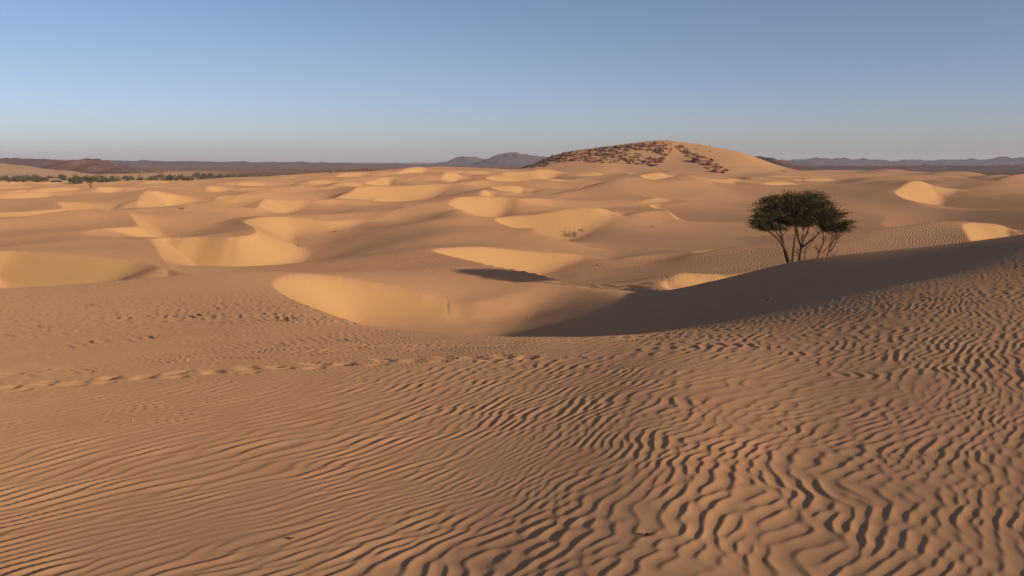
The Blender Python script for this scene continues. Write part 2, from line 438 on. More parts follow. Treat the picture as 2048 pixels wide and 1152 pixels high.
# ------------------------------------------------------------------ wind ripples of the near sand
rip_warp1, rip_warp2 = Waves(31, 1.1, 12), Waves(32, 1.3, 12)
rip_warp3, rip_warp4 = Waves(33, 4.5, 12), Waves(34, 0.42, 12)
rip_amp = Waves(35, 3.2, 12); rip_amp2 = Waves(36, 0.8, 12)
RIP_AZ = R(124.0)
RIP_SETS = []
for q, lam in enumerate((0.090, 0.124, 0.172)):
    r = np.random.default_rng(41 + q)
    RIP_SETS.append((lam, [(r.normal(0, 1), math.exp(r.normal(0, 0.15)), r.uniform(0, 6.28)) for k in range(14)]))
def ripples(x, y):
    kx, ky = math.sin(RIP_AZ), math.cos(RIP_AZ)
    rough = sstep(-5, 6, x - 0.25 * (y - 6)) * 0.80 + 0.28       # more broken towards the right
    r = np.hypot(x, y)
    r = r * np.exp(0.25 * rip_warp3(x * 0.6, y * 0.6)) * (1 - 0.12 * rough)
    ws = (1 - sstep(4.0, 7.5, r), sstep(4.0, 7.5, r) * (1 - sstep(10, 17, r)), sstep(10, 17, r))
    near = ws[0]; left = 1 - sstep(0.3, 0.75, rough)
    ws = (near * (1 - left), ws[1] + near * left, ws[2])
    z = np.zeros(x.shape, complex); L = np.zeros(x.shape)
    w1, w2, w3, w4 = rip_warp1(x, y), rip_warp2(x, y), rip_warp3(x, y), rip_warp4(x, y)
    for (lam, comps), wt in zip(RIP_SETS, ws):
        m = wt > 0.001
        if not m.any(): continue
        f = lam / 0.13
        w = f * (0.044 * rough * w1 + 0.013 * rough * w4) + 0.13 * w3
        u = (kx * x + ky * y + w)[m]; v = (-ky * x + kx * y + 0.05 * w2)[m]
        zz = np.zeros(u.shape, complex); ra = np.clip(rough[m], 0, 1)
        for a, l, p in comps:
            calm = np.exp(1j * (2 * np.pi / lam * l * (u * math.cos(a * 0.13) + v * math.sin(a * 0.13)) + p))
            wild = np.exp(1j * (2 * np.pi / lam * l * (u * math.cos(a * 0.21) + v * math.sin(a * 0.21)) + p))
            zz += calm * (1 - ra) + wild * ra
        z[m] += zz * wt[m] / math.sqrt(14); L += wt * lam
    ph = np.angle(z); am = np.abs(z)
    prof = np.sin(ph) + 0.26 * np.sin(2 * ph - 0.9) + 0.07 * np.sin(3 * ph - 1.6)
    gain = np.clip(am, 0, 1.3) ** 0.6
    return prof * gain * L, rough

trod, trod2 = Waves(51, 0.26, 22), Waves(52, 0.55, 18)
def ground_line(pts, r0=8):
    return catmull(np.array([on_surface(ground_E, a, b, r0) for a, b in pts]), 5)
TRAMPLED = [(ground_line([(0,600),(90,585),(180,572),(300,556)], 25), 1.4, 0.02)]
TRAIL = ground_line([(-60,785),(0,776),(150,766),(300,752),(450,742),(620,731),(800,722),(960,716),(1100,714)], 6)
def footprints():
    seg = np.r_[0, np.cumsum(np.hypot(*np.diff(TRAIL, axis=0).T))]
    T = np.gradient(TRAIL, axis=0); T /= np.linalg.norm(T, axis=1)[:, None]
    r = np.random.default_rng(57); out = []
    for off, s0 in ((-0.16, 0.0), (0.22, 0.2), (0.05, 0.1)):
        q = s0; k = 0
        while q < seg[-1]:
            c = np.array([np.interp(q, seg, TRAIL[:, 0]), np.interp(q, seg, TRAIL[:, 1])])
            t = np.array([np.interp(q, seg, T[:, 0]), np.interp(q, seg, T[:, 1])])
            n = np.array([t[1], -t[0]])
            out.append((c + n * (off + (0.09 if k % 2 else -0.09) + r.normal(0, 0.03)), t, r.uniform(0.7, 1.2)))
            q += r.uniform(0.32, 0.46); k += 1
    return out
PRINTS = footprints()
def ruts(pts, gauge=1.5):
    G = ground_line(pts, 35); T = np.gradient(G, axis=0); T /= np.linalg.norm(T, axis=1)[:, None]
    N = np.c_[T[:, 1], -T[:, 0]]
    return [G + N * gauge * 0.5, G - N * gauge * 0.5]
RUTS = ruts([(1095,575.5),(1120,574),(1170,572),(1220,571),(1265,573),(1298,578),(1315,583)])

def ripple_height(x, y, face, dep):
    r = np.hypot(x, y)
    p, rough = ripples(x, y)
    amp = 0.050 - 0.024 * rough + 0.035 * sstep(9, 22, r) * (1 - rough) * (1 - sstep(30, 42, r))
    amp = amp * np.clip(1 + 0.2 * rip_amp(x, y) + 0.18 * rip_amp2(x, y), 0.3, 2)
    ya = np.interp(x / np.maximum(y, 0.1), [-.62, -.25, .05, .3], [10.6, 12.2, 13.4, 12.0])   # band of deep ripples
    amp = amp * (1 + 0.8 * np.exp(-((y - ya) / 0.6) ** 2) * (1 - sstep(0, 4, x)))
    amp = amp * (1 - face) * (1 - sstep(0.05, 0.5, dep)) 
    ridge = sstep(16.5, 20.5, y + 0.0 * x) * sstep(0.0, 3.0, x)                                # the shaded slope is smooth
    amp = amp * (1 - 0.8 * ridge * (1 - sstep(0.52, 0.66, x / np.maximum(y, 0.1))))
    amp = amp * (1 - sstep(45, 57, r)) * (1 - 0.6 * sstep(26, 38, r)) * (1 - 0.85 * sstep(32, 40, r) * sstep(-17, -12, x) * (1 - sstep(12, 16, x)))
    h = p * amp
    # trampled sand and wheel ruts
    for line, width, deep in TRAMPLED:
        d, t, s = nearest(x, y, line)
        m = d < 3 * width
        if m.any():
            h[m] += (1 - face[m]) * (1 - sstep(0.03, 0.3, dep[m])) * deep * np.exp(-(d[m] / width) ** 2) * (0.5 * trod(x[m], y[m]) - 1.3 * np.clip(trod(x[m], y[m]) + 0.5 * trod2(x[m], y[m]) - 0.3, 0, 1))
    d, t, s = nearest(x, y, TRAIL)
    m = np.nonzero((d < 1.1) & (r < 30))[0]
    X, Y, H = x[m], y[m], h[m]
    for c, t, k in PRINTS:
        dx, dy = X - c[0], Y - c[1]
        q = np.nonzero(dx * dx + dy * dy < 0.16)[0]
        a, b = (dx[q] * t[0] + dy[q] * t[1]) / 0.115, (dx[q] * t[1] - dy[q] * t[0]) / 0.062
        rr2 = a * a + b * b
        H[q] = H[q] * (1 - 0.4 * np.exp(-rr2)) + k * (-0.042 * np.exp(-rr2 ** 1.5) + 0.006 * np.exp(-((np.sqrt(rr2) - 1.5) / 0.45) ** 2))
    h[m] = H
    for line in RUTS:
        d, t, s = nearest(x, y, line)
        h += sstep(0, 0.35 * len(line), t) * (-0.14 * np.exp(-(d / 0.36) ** 2) + 0.06 * np.exp(-((d - 0.65) / 0.3) ** 2))
    return h

# ------------------------------------------------------------------ materials
def new_mat(name):
    m = bpy.data.materials.new(name); m.use_nodes = True
    nt = m.node_tree; b = nt.nodes['Principled BSDF']
    b.inputs['Roughness'].default_value = 0.95
    b.inputs['Specular IOR Level'].default_value = 0.1
    return m, nt, b

def noise(nt, vec, scale, detail=4, rough=0.6):
    n = nt.nodes.new('ShaderNodeTexNoise')
    n.inputs['Scale'].default_value = scale; n.inputs['Detail'].default_value = detail; n.inputs['Roughness'].default_value = rough
    nt.links.new(vec, n.inputs['Vector']); return n.outputs['Fac']

def ramp(nt, fac, stops):
    n = nt.nodes.new('ShaderNodeValToRGB'); e = n.color_ramp.elements
    e[0].position, e[0].color = stops[0][0], (*stops[0][1], 1)
    e[1].position, e[1].color = stops[-1][0], (*stops[-1][1], 1)
    for p, c in stops[1:-1]:
        k = e.new(p); k.color = (*c, 1)
    nt.links.new(fac, n.inputs[0]); return n.outputs[0]

def mix(nt, fac, a, b, mode='MIX'):
    n = nt.nodes.new('ShaderNodeMix'); n.data_type = 'RGBA'; n.blend_type = mode
    for s, v in ((n.inputs[0], fac), (n.inputs[6], a), (n.inputs[7], b)):
        if isinstance(v, (int, float)): s.default_value = v
        elif isinstance(v, tuple): s.default_value = (*v, 1)
        else: nt.links.new(v, s)
    return n.outputs[2]

def math_n(nt, op, a, b=None, clamp=False):
    n = nt.nodes.new('ShaderNodeMath'); n.operation = op; n.use_clamp = clamp
    for s, v in zip(n.inputs, (a, b)):
        if v is None: continue
        if isinstance(v, (int, float)): s.default_value = v
        else: nt.links.new(v, s)
    return n.outputs[0]

def geo_pos(nt):
    return nt.nodes.new('ShaderNodeNewGeometry').outputs['Position']

def attr(nt, name):
    n = nt.nodes.new('ShaderNodeAttribute'); n.attribute_name = name; return n.outputs['Fac']

def bump(nt, b, height, dist, strength=1.0):
    n = nt.nodes.new('ShaderNodeBump'); n.inputs['Distance'].default_value = dist; n.inputs['Strength'].default_value = strength
    nt.links.new(height, n.inputs['Height']); nt.links.new(n.outputs[0], b.inputs['Normal']); return n

def sand_material():
    m, nt, b = new_mat('sand')
    pos = geo_pos(nt)
    big = noise(nt, pos, 0.05, 4); mid = noise(nt, pos, 1.3, 5); grain = noise(nt, pos, 260, 3, 0.8)
    base = ramp(nt, big, [(0.3, (0.49, 0.265, 0.130)), (0.7, (0.545, 0.305, 0.155))])
    base = mix(nt, 0.35, base, ramp(nt, mid, [(0.3, (0.46, 0.24, 0.118)), (0.7, (0.58, 0.335, 0.17))]))
    base = mix(nt, 0.25, base, ramp(nt, grain, [(0.3, (0.32, 0.16, 0.08)), (0.7, (0.74, 0.45, 0.24))]))
    base = mix(nt, attr(nt, 'slip'), base, mix(nt, 0.38, (0.495, 0.308, 0.120), base))     # fresh fine sand avalanching down the slip faces
    # stony plain beyond the dunes
    rk = noise(nt, pos, 0.012, 8, 0.62); rk2 = noise(nt, pos, 0.08, 6, 0.7)
    stony = ramp(nt, rk, [(0.35, (0.125, 0.064, 0.043)), (0.55, (0.18, 0.095, 0.062)), (0.72, (0.36, 0.22, 0.12))])
    stony = mix(nt, 0.4, stony, ramp(nt, rk2, [(0.4, (0.07, 0.045, 0.032)), (0.62, (0.26, 0.155, 0.095))]))
    base = mix(nt, attr(nt, 'stony'), base, stony)
    nt.nodes.remove(b)
    b = nt.nodes.new('ShaderNodeBsdfDiffuse'); b.inputs['Roughness'].default_value = 0.3
    nt.links.new(b.outputs[0], nt.nodes['Material Output'].inputs['Surface'])
    nt.links.new(base, b.inputs['Color'])
    # ripples too fine to model beyond the near sand
    sx = nt.nodes.new('ShaderNodeSeparateXYZ'); nt.links.new(pos, sx.inputs[0])
    u = math_n(nt, 'ADD', math_n(nt, 'MULTIPLY', sx.outputs[0], math.sin(RIP_AZ)), math_n(nt, 'MULTIPLY', sx.outputs[1], math.cos(RIP_AZ)))
    wob = math_n(nt, 'MULTIPLY', noise(nt, pos, 0.9, 3), 0.55)
    wob2 = math_n(nt, 'MULTIPLY', noise(nt, pos, 0.16, 2), 2.2)
    u = math_n(nt, 'ADD', u, math_n(nt, 'ADD', wob, wob2))
    wv = math_n(nt, 'SINE', math_n(nt, 'MULTIPLY', u, 2 * math.pi / 0.23))
    wv = math_n(nt, 'MULTIPLY', wv, math_n(nt, 'MULTIPLY', attr(nt, 'far_ripple'), 0.011))
    gr = math_n(nt, 'MULTIPLY', noise(nt, pos, 120, 3, 0.7), 0.0012)
    bump(nt, b, math_n(nt, 'ADD', wv, gr), 1.0)
    return m

# ------------------------------------------------------------------ the sand sheet
def build_ground():
    def azimuths(n_in, n_out):
        inn = np.linspace(R(-36.5), R(36.5), n_in)
        out = R(36.5) + (R(180) - R(36.5)) * np.linspace(0, 1, n_out + 1)[1:] ** 1.6
        return np.r_[-out[::-1], inn, out]
    n_in = 1441
    az_near = azimuths(n_in, 70)
    az_far = az_near[::2]
    # rows: equal steps across the picture nearby, then fine steps over the dune field
    e = np.linspace(1 / 1.2, 1 / 3.0, 24)[:-1]
    r_near = np.r_[1 / e, 1 / np.linspace(1 / 3.0, 1 / 49.5, 1200)]
    # equal steps in 1/r^0.75 thin the foremost rows
    q = np.linspace(3.0 ** -0.62, 58.0 ** -0.62, 500)
    r_near = np.r_[1 / e, q ** (-1 / 0.62)]
    r_far = np.r_[58.0, np.linspace(58.0, 150, 330)[1:], np.linspace(150, 330, 300)[1:], np.linspace(330, 560, 140)[1:],
                  560 * (9000 / 560) ** np.linspace(0, 1, 60)[1:]]
    mats = sand_material()
    def grid(rr, az, near):
        A, Rr = np.meshgrid(az, rr)
        x = (Rr * np.sin(A)).ravel(); y = (Rr * np.cos(A)).ravel()
        E, dep, face = ground(x, y)
        z = EYE - E
        front = (y > 0.3)
        if near:
            z = z + np.where(front, ripple_height(x, y, face, dep), 0)
        r = Rr.ravel()
        ph = np.arctan2(x, y)
        # the dunes end in stony ground
        lim = np.interp(ph, [math.atan((c - CX) / FPX) for c in (-900, 0, 560, 640, 900, 1100, 1600, 2048, 3000)], [520, 520, 520, 400, 440, 560, 600, 640, 640])
        stony = sstep(lim, lim * 1.06, r + 18 * und_a(x, y))
        sandy = sstep(0.35, 0.7, Waves(55, 420, 14)(x * 1.0, y * 0.5)) * (1 - sstep(900, 1500, r)) * (1 - sstep(R(-22), R(-16), ph))
        stony = stony * (1 - 0.85 * sandy)
        fr = sstep(50, 58, r) * (1 - sstep(90, 170, r)) * (1 - face) * (1 - sstep(0.4, 2.0, dep))
        hillside = np.exp(-((y - HILL_D) / 60.0) ** 2) * sstep(R(2), R(6), ph) * (1 - sstep(R(17), R(22), ph))
        face = np.maximum(face, 0.35 * hillside)
        return np.c_[x, y, z], face, stony, fr, A.shape
    V1, f1, s1, q1, sh1 = grid(r_near, az_near, True)
    V2, f2, s2, q2, sh2 = grid(r_far, az_far, False)
    last = (sh1[0] - 1) * sh1[1] + np.arange(sh1[1])             # sew the two densities together
    V1[last[::2]] = V2[:sh2[1]]
    V1[last[1:-1:2]] = 0.5 * (V1[last[0:-2:2]] + V1[last[2::2]])
    def quads(sh, off):
        i = np.arange(sh[0] * sh[1]).reshape(sh) + off
        return np.c_[i[:-1, :-1].ravel(), i[:-1, 1:].ravel(), i[1:, 1:].ravel(), i[1:, :-1].ravel()]
    V = np.vstack([V1, V2]); F = np.vstack([quads(sh1, 0), quads(sh2, len(V1))])
    F = F[:, ::-1]
    me = mesh_from('sand_dunes', V, F, mats, True)
    for nm, a, b in (('slip', f1, f2), ('stony', s1, s2), ('far_ripple', q1, q2)):
        at_ = me.attributes.new(nm, 'FLOAT', 'POINT'); at_.data.foreach_set('value', np.r_[a, b].astype(np.float32))
    o = link(bpy.data.objects.new('sand_dunes', me)); tag(o, kind='structure')
    return o
build_ground()

# ------------------------------------------------------------------ distant hills
def rock_material(name, dark, light, sandc, scale, cover):
    m, nt, b = new_mat(name)
    pos = geo_pos(nt)
    n1 = noise(nt, pos, scale, 8, 0.62); n2 = noise(nt, pos, scale * 7, 6, 0.7)
    c = mix(nt, 0.5, ramp(nt, n1, [(0.35, dark), (0.65, light)]), ramp(nt, n2, [(0.35, dark), (0.68, light)]))
    n3 = noise(nt, pos, scale * 0.8, 5, 0.6)
    c = mix(nt, ramp(nt, n3, [(cover, (0, 0, 0)), (cover + 0.1, (1, 1, 1))]), c, sandc)
    nt.links.new(c, b.inputs['Base Color'])
    bump(nt, b, n2, 1.5 / scale * 0.02)
    return m

hill_far = rock_material('far_rock', (0.10, 0.062, 0.05), (0.20, 0.125, 0.09), (0.48, 0.29, 0.15), 0.010, 0.66)
hill_mid = rock_material('mid_rock', (0.09, 0.045, 0.031), (0.20, 0.105, 0.068), (0.50, 0.30, 0.155), 0.02, 0.64)
hill_sand = rock_material('sand_rise', (0.52, 0.30, 0.15), (0.60, 0.36, 0.18), (0.62, 0.37, 0.19), 0.02, 0.6)

def hill(pts, D, depth, mat, seed, rough, base=14.5):
    pts = np.array(pts, float)
    n = 220
    px = np.linspace(pts[0, 0], pts[-1, 0], n)
    top = -(np.interp(px, pts[:, 0], pts[:, 1]) - 322.0) / FPX * D
    top = gblur(top[:, None], 1.6, 0)[:, 0]
    a = (px - CX) / FPX
    rows = np.linspace(-1, 1, 25)
    w1, w2 = Waves(seed, D * 0.035, 14), Waves(seed + 1, D * 0.012, 14)
    V = []
    for q in rows:
        y = D + depth * q; x = a * D
        h = (1 - abs(q) ** 1.7)
        taper = np.minimum(np.arange(n), n - 1 - np.arange(n)) / 14.0
        taper = np.clip(taper, 0, 1)
        z = -base + (top + base) * h * np.where(np.abs(q) < 1e-6, 1, 1)
        z = z + rough * (w1(x, y) + 0.5 * w2(x, y)) * h * (1 - 0.7 * (abs(q) < 0.05))
        z = np.where(np.abs(q) > 0.999, -base - 3, z)
        z = z * taper + (-base - 3) * (1 - taper)
        V.append(np.c_[x, np.full(n, y), z + EYE])
    V = np.vstack(V)
    i = np.arange(len(rows) * n).reshape(len(rows), n)
    F = np.c_[i[:-1, :-1].ravel(), i[:-1, 1:].ravel(), i[1:, 1:].ravel(), i[1:, :-1].ravel()]
    o = link(bpy.data.objects.new('hill', mesh_from('hill', V, F, mat, True)))
    return tag(o, kind='structure')

hill([(-500,320),(-200,317),(0,318.5),(60,318),(110,320.5),(250,322),(500,324.5),(700,327),(880,330.5),(1000,334),(1100,338)], 2600, 500, hill_mid, 61, 1.5)
hill([(-120,326),(-40,322),(10,319),(50,317.5),(85,319),(115,322),(160,328),(230,336)], 1300, 160, hill_mid, 63, 1.0)
hill([(90,352),(118,343),(140,333),(152,326),(163,319.5),(174,317.5),(186,318.5),(198,323),(215,329),(245,335),(280,341),(320,350)], 900, 90, hill_mid, 65, 1.2)
hill([(-260,318),(-120,320),(-20,324),(20,329),(60,334),(110,341),(160,349),(210,356),(260,364)], 780, 90, hill_sand, 67, 0.3)
hill([(820,338),(870,332),(895,325),(915,315.5),(935,314),(952,316),(968,320),(980,324),(1000,334)], 3200, 420, hill_far, 69, 3)
hill([(930,338),(960,325),(978,317),(990,311.5),(1003,308.5),(1015,307),(1035,307.5),(1060,311),(1090,315),(1150,324),(1200,338)], 2700, 380, hill_far, 71, 3)
hill([(1430,340),(1470,327),(1492,319),(1508,314),(1522,314),(1545,320.5),(1575,329),(1620,337),(1660,345)], 950, 120, hill_mid, 73, 0.8)
hill([(1500,340),(1540,332),(1560,325.5),(1576,321),(1610,320),(1640,319),(1672,320),(1686,317.5),(1700,319),(1720,324),(1735,326),(1780,323),(1850,321.5),(1930,323),(1950,320),(1990,319),(2010,317),(2048,317),(2120,318),(2300,322),(2500,330)], 3000, 500, hill_far, 75, 3.5)
hill([(1520,346),(1560,338),(1640,334),(1720,332.5),(1800,335),(1900,332.5),(2000,334),(2100,331),(2250,334),(2500,335)], 1500, 330, hill_mid, 77, 1.5)

# ------------------------------------------------------------------ rocks on the big far dune
ICO = None
def ico():
    t = (1 + 5 ** 0.5) / 2
    v = np.array([(-1,t,0),(1,t,0),(-1,-t,0),(1,-t,0),(0,-1,t),(0,1,t),(0,-1,-t),(0,1,-t),(t,0,-1),(t,0,1),(-t,0,-1),(-t,0,1)], float)
    f = [(0,11,5),(0,5,1),(0,1,7),(0,7,10),(0,10,11),(1,5,9),(5,11,4),(11,10,2),(10,7,6),(7,1,8),(3,9,4),(3,4,2),(3,2,6),(3,6,8),(3,8,9),(4,9,5),(2,4,11),(6,2,10),(8,6,7),(9,8,1)]
    return v / np.linalg.norm(v[0]), np.array(f)
IV, IF = ico()
m_rock, nt, b = new_mat('rock')
n1 = noise(nt, geo_pos(nt), 0.6, 5); nt.links.new(ramp(nt, n1, [(0.3, (0.10, 0.047, 0.032)), (0.7, (0.27, 0.132, 0.078))]), b.inputs['Base Color'])
def rock_shape(r):
    v = IV * r.uniform(0.65, 1.25, (12, 1)) * np.array([1.0, r.uniform(0.6, 1.0), r.uniform(0.5, 0.8)])
    return v
rr = np.random.default_rng(91)
ROCKS = [mesh_from('rock', rock_shape(rr), IF, m_rock) for k in range(8)]

def inside(px, py, poly):
    c = False; xj, yj = poly[-1]
    for xi, yi in poly:
        if (yi > py) != (yj > py) and px < (xj - xi) * (py - yi) / (yj - yi) + xi: c = not c
        xj, yj = xi, yi
    return c
crest_y = lambda x: np.interp(x, [a for a, q in HILL], [q for a, q in HILL])
AREAS = [  # outline on the hill, density, what stands there
 ([(1075,326),(1100,314),(1140,304),(1200,297),(1262,289),(1262,305),(1200,316),(1150,322),(1100,327)], 520, 0.9,
  'dark rock on the crowded left shoulder of the big far dune', 'rocks crowding the left shoulder of the far dune'),
 ([(1150,322),(1200,316),(1262,305),(1290,312),(1285,330),(1230,326),(1180,326)], 240, 0.7,
  'brown rock scattered in the sand below the crest of the big far dune', 'rocks scattered below the crest of the far dune'),
 ([(1262,289),(1300,285),(1342,287),(1345,300),(1332,314),(1316,309),(1290,300),(1262,303)], 260, 0.9,
  'dark rock by the summit of the big far dune', 'rocks round the summit of the far dune'),
 ([(1285,318),(1305,314),(1330,316),(1327,326),(1308,335),(1285,329)], 190, 0.8,
  'dark rock in the tongue of stones under the summit', 'rocks in the tongue under the far dune summit'),
 ([(1345,290),(1366,291),(1385,303),(1420,318),(1445,332),(1456,342),(1448,348),(1425,344),(1405,333),(1382,318),(1360,302)], 420, 0.7,
  'reddish brown rock in the band running down the right of the far dune', 'rocks in the band down the right of the far dune'),
 ([(1040,334),(1075,326),(1100,328),(1090,334),(1055,337)], 90, 0.7,
  'dark rock at the low left end of the big far dune', 'rocks at the left foot of the far dune'),
 ([(640,352),(660,345),(690,337),(740,334),(745,337),(700,341),(668,347)], 50, 0.9,
  'dark rock on the skyline of the low dune right of the bushes', 'rocks on the skyline right of the bushes'),
]
def surface_normal(x, y):
    h = 1.5
    e = ground_E([x - h, x + h, x, x], [y, y, y - h, y + h])
    return (e[1] - e[0]) / (2 * h), (e[3] - e[2]) / (2 * h)
spots = []
clump = Waves(95, 22, 14)
for ai, (poly, n, size, lab, grp) in enumerate(AREAS):
    P = np.array(poly); k = 0; tries = 0
    while k < n and tries < n * 40:
        tries += 1
        px, py = rr.uniform(P[:, 0].min(), P[:, 0].max()), rr.uniform(P[:, 1].min(), P[:, 1].max())
        if not inside(px, py, poly): continue
        if ai < 6 and rr.uniform() > 0.55 + 0.6 * float(clump(np.array([px * 1.2]), np.array([py * 3.0]))[0]): continue
        spots.append((px, py, size * math.exp(rr.normal(-0.35, 0.55)), ai)); k += 1
# all sight lines at once
def many_at(pxy, r0=200.0, r1=700.0, n=1200):
    rrng = np.linspace(r0, r1, n)
    out = []
    E_cache = {}
    for px, py in pxy:
        key = round(px / 4.0) * 4
        dx, dy, dz = ray(key, py); hd = math.hypot(dx, dy)
        if key not in E_cache:
            E_cache[key] = ground_E(dx / hd * rrng, dy / hd * rrng)
        E = E_cache[key]
        gap = E + dz / hd * rrng
        k = np.nonzero(gap <= 0)[0]
        k = k[0] if len(k) else int(np.argmin(gap))
        jx = (px - key) / FPX * rrng[k]
        out.append((dx / hd * rrng[k] + jx, dy / hd * rrng[k], EYE - E[k]))
    return out
pos3 = many_at([(a, b2) for a, b2, c, d in spots], 330, 480, 500)
order = np.argsort([-s[2] for s in spots])
rest_v, rest_f, nv = [], [], 0
for rank, i in enumerate(order):
    px, py, size, ai = spots[i]; x, y, z = pos3[i]
    if rank < 290:
        o = link(bpy.data.objects.new('rock', ROCKS[i % 8]))
        o.location = (x, y, z + 0.12 * size); o.scale = (size * 0.66, size * 0.66, size * 0.6)
        o.rotation_euler = (rr.uniform(-.3, .3), rr.uniform(-.3, .3), rr.uniform(0, 6.28))
        tag(o, AREAS[ai][3], 'rock', AREAS[ai][4])
    else:
        v = rock_shape(rr) * size * 0.8
        a = rr.uniform(0, 6.28); c, s_ = math.cos(a), math.sin(a)
        v = np.c_[v[:, 0] * c - v[:, 1] * s_ + x, v[:, 0] * s_ + v[:, 1] * c + y, v[:, 2] + z + 0.1 * size]
        rest_v.append(v); rest_f.append(IF + nv); nv += 12
tag(link(bpy.data.objects.new('small_rocks', mesh_from('small_rocks', np.vstack(rest_v), np.vstack(rest_f), m_rock))), kind='stuff')

# ------------------------------------------------------------------ foliage
def leaf_mat(name, c0, c1, c2, scale):
    m, nt, b = new_mat(name)
    n = noise(nt, geo_pos(nt), scale, 3)
    nt.links.new(ramp(nt, n, [(0.3, c0), (0.52, c1), (0.72, c2)]), b.inputs['Base Color'])
    b.inputs['Roughness'].default_value = 0.7
    return m
bush_green = leaf_mat('bush_leaves', (0.055, 0.066, 0.028), (0.082, 0.092, 0.038), (0.125, 0.12, 0.055), 0.5)
bush_olive = leaf_mat('olive_bush_leaves', (0.09, 0.085, 0.04), (0.13, 0.115, 0.055), (0.17, 0.14, 0.07), 0.5)
m_bark, nt, b = new_mat('bark')
nt.links.new(ramp(nt, noise(nt, geo_pos(nt), 12, 4), [(0.3, (0.05, 0.03, 0.02)), (0.7, (0.13, 0.08, 0.055))]), b.inputs['Base Color'])

def leaf_cloud(r, n, centre, size, leaf, flat=0.55):
    """n leaf-sized triangles spread through a lumpy volume"""
    k = max(4, n // 40)
    lump = r.normal(0, 0.42, (k, 3)); lump /= np.maximum(1, np.linalg.norm(lump, axis=1) / 0.8)[:, None]
    c = lump[r.integers(0, k, n)] + r.normal(0, 0.20, (n, 3))
    c[:, 2] = np.abs(c[:, 2] + 0.45)
    c = c * np.array(size) + np.array(centre)
    a = r.normal(0, 1, (n, 3)); a[:, 2] *= flat; a /= np.linalg.norm(a, axis=1)[:, None]
    bb = r.normal(0, 1, (n, 3)); bb = np.cross(a, bb); bb /= np.linalg.norm(bb, axis=1)[:, None]
    L = leaf * r.uniform(0.6, 1.4, (n, 1))
    v = np.stack([c - a * L, c + a * L, c + bb * L * 0.7], 1).reshape(-1, 3)
    return v, np.arange(3 * n).reshape(n, 3)

br = np.random.default_rng(101)
BUSH = []
for k in range(6):
    v, f = leaf_cloud(br, 420, (0, 0, 0), (0.62, 0.5, 0.62), 0.085)
    BUSH.append(mesh_from('shrub', v, f, bush_green if k % 3 < 2 else bush_olive))
BELT = [(2,359,9,9),(15,360,14,9),(28,361,16,10),(45,360,14,10),(64,359,16,12),(76,360,14,10),(90,361,14,8),(97,354,8,5),(105,354,10,5),(125,354,16,7),
 (118,362,12,6),(108,362,10,5),(150,367,22,14),(163,367,10,10),(196,361,26,14),(210,362,16,10),(225,367,18,12),(236,359,20,9),(258,364,14,8),
 (252,355,12,5),(280,361,18,13),(293,364,12,8),(306,360,18,10),(325,361,14,9),(345,361,22,11),(365,363,16,12),(378,361,14,9),(394,351,14,8),(420,363,20,12),
 (440,363,14,8),(452,362,16,10),(458,353,10,6),(482,358,18,10),(490,362,12,6),(503,362,10,5),(518,362,16,11),(530,360,10,7),(542,359,14,7),(558,355,10,6),(580,355,16,8),(594,355,10,5),
 (35,353,10,5),(142,359,10,6),(172,357,14,7),(330,353,9,4),(410,357,10,5),(470,362,10,5)]
for k in range(105):
    BELT.append((br.uniform(0, 620), br.triangular(350, 361, 364), br.uniform(6, 14), br.uniform(4, 9)))
bp = many_at([(a, b2 + 2) for a, b2, w, h in BELT], 380, 760, 900)
for i, ((px, py, w, h), (x, y, z)) in enumerate(zip(BELT, bp)):
    k = i % 6
    o = link(bpy.data.objects.new('shrub', BUSH[k]))
    m2 = y / FPX
    o.location = (x, y, z - 0.15); o.scale = (w * m2 * 1.1, w * m2 * 1.1, h * m2 * 1.35); o.rotation_euler = (0, 0, br.uniform(0, 6.28))
    if k % 3 < 2: tag(o, 'green bush in the belt of vegetation beyond the dunes at the left', 'bush', 'green bushes in the belt at the left')
    else: tag(o, 'brownish olive bush in the belt of vegetation beyond the dunes at the left', 'bush', 'olive bushes in the belt at the left')

# tapering limbs along a list of points
def limb(P, r0, r1, seg=6, jitter=0.0, rnd=None):
    P = catmull(P, 4); n = len(P)
    rad = np.linspace(r0, r1, n)
    T = np.gradient(P, axis=0); T /= np.linalg.norm(T, axis=1)[:, None]
    up = np.array([0.31, 0.94, 0.12]); V = []
    for i in range(n):
        u = np.cross(T[i], up); u /= np.linalg.norm(u); w = np.cross(T[i], u)
        for k in range(seg):
            a = 2 * math.pi * k / seg
            V.append(P[i] + rad[i] * (1 + jitter * math.sin(3 * a + i)) * (math.cos(a) * u + math.sin(a) * w))
    F = []
    for i in range(n - 1):
        for k in range(seg):
            F.append((i * seg + k, i * seg + (k + 1) % seg, (i + 1) * seg + (k + 1) % seg, (i + 1) * seg + k))
    return np.array(V), np.array(F)

class Join:
    def __init__(self): self.v, self.f, self.n = [], [], 0
    def add(self, vf):
        self.v.append(vf[0]); self.f.append(vf[1] + self.n); self.n += len(vf[0])
    def obj(self, name, mat, parent, smooth=False):
        return link(bpy.data.objects.new(name, mesh_from(name, np.vstack(self.v), np.vstack(self.f), mat, smooth)), parent)

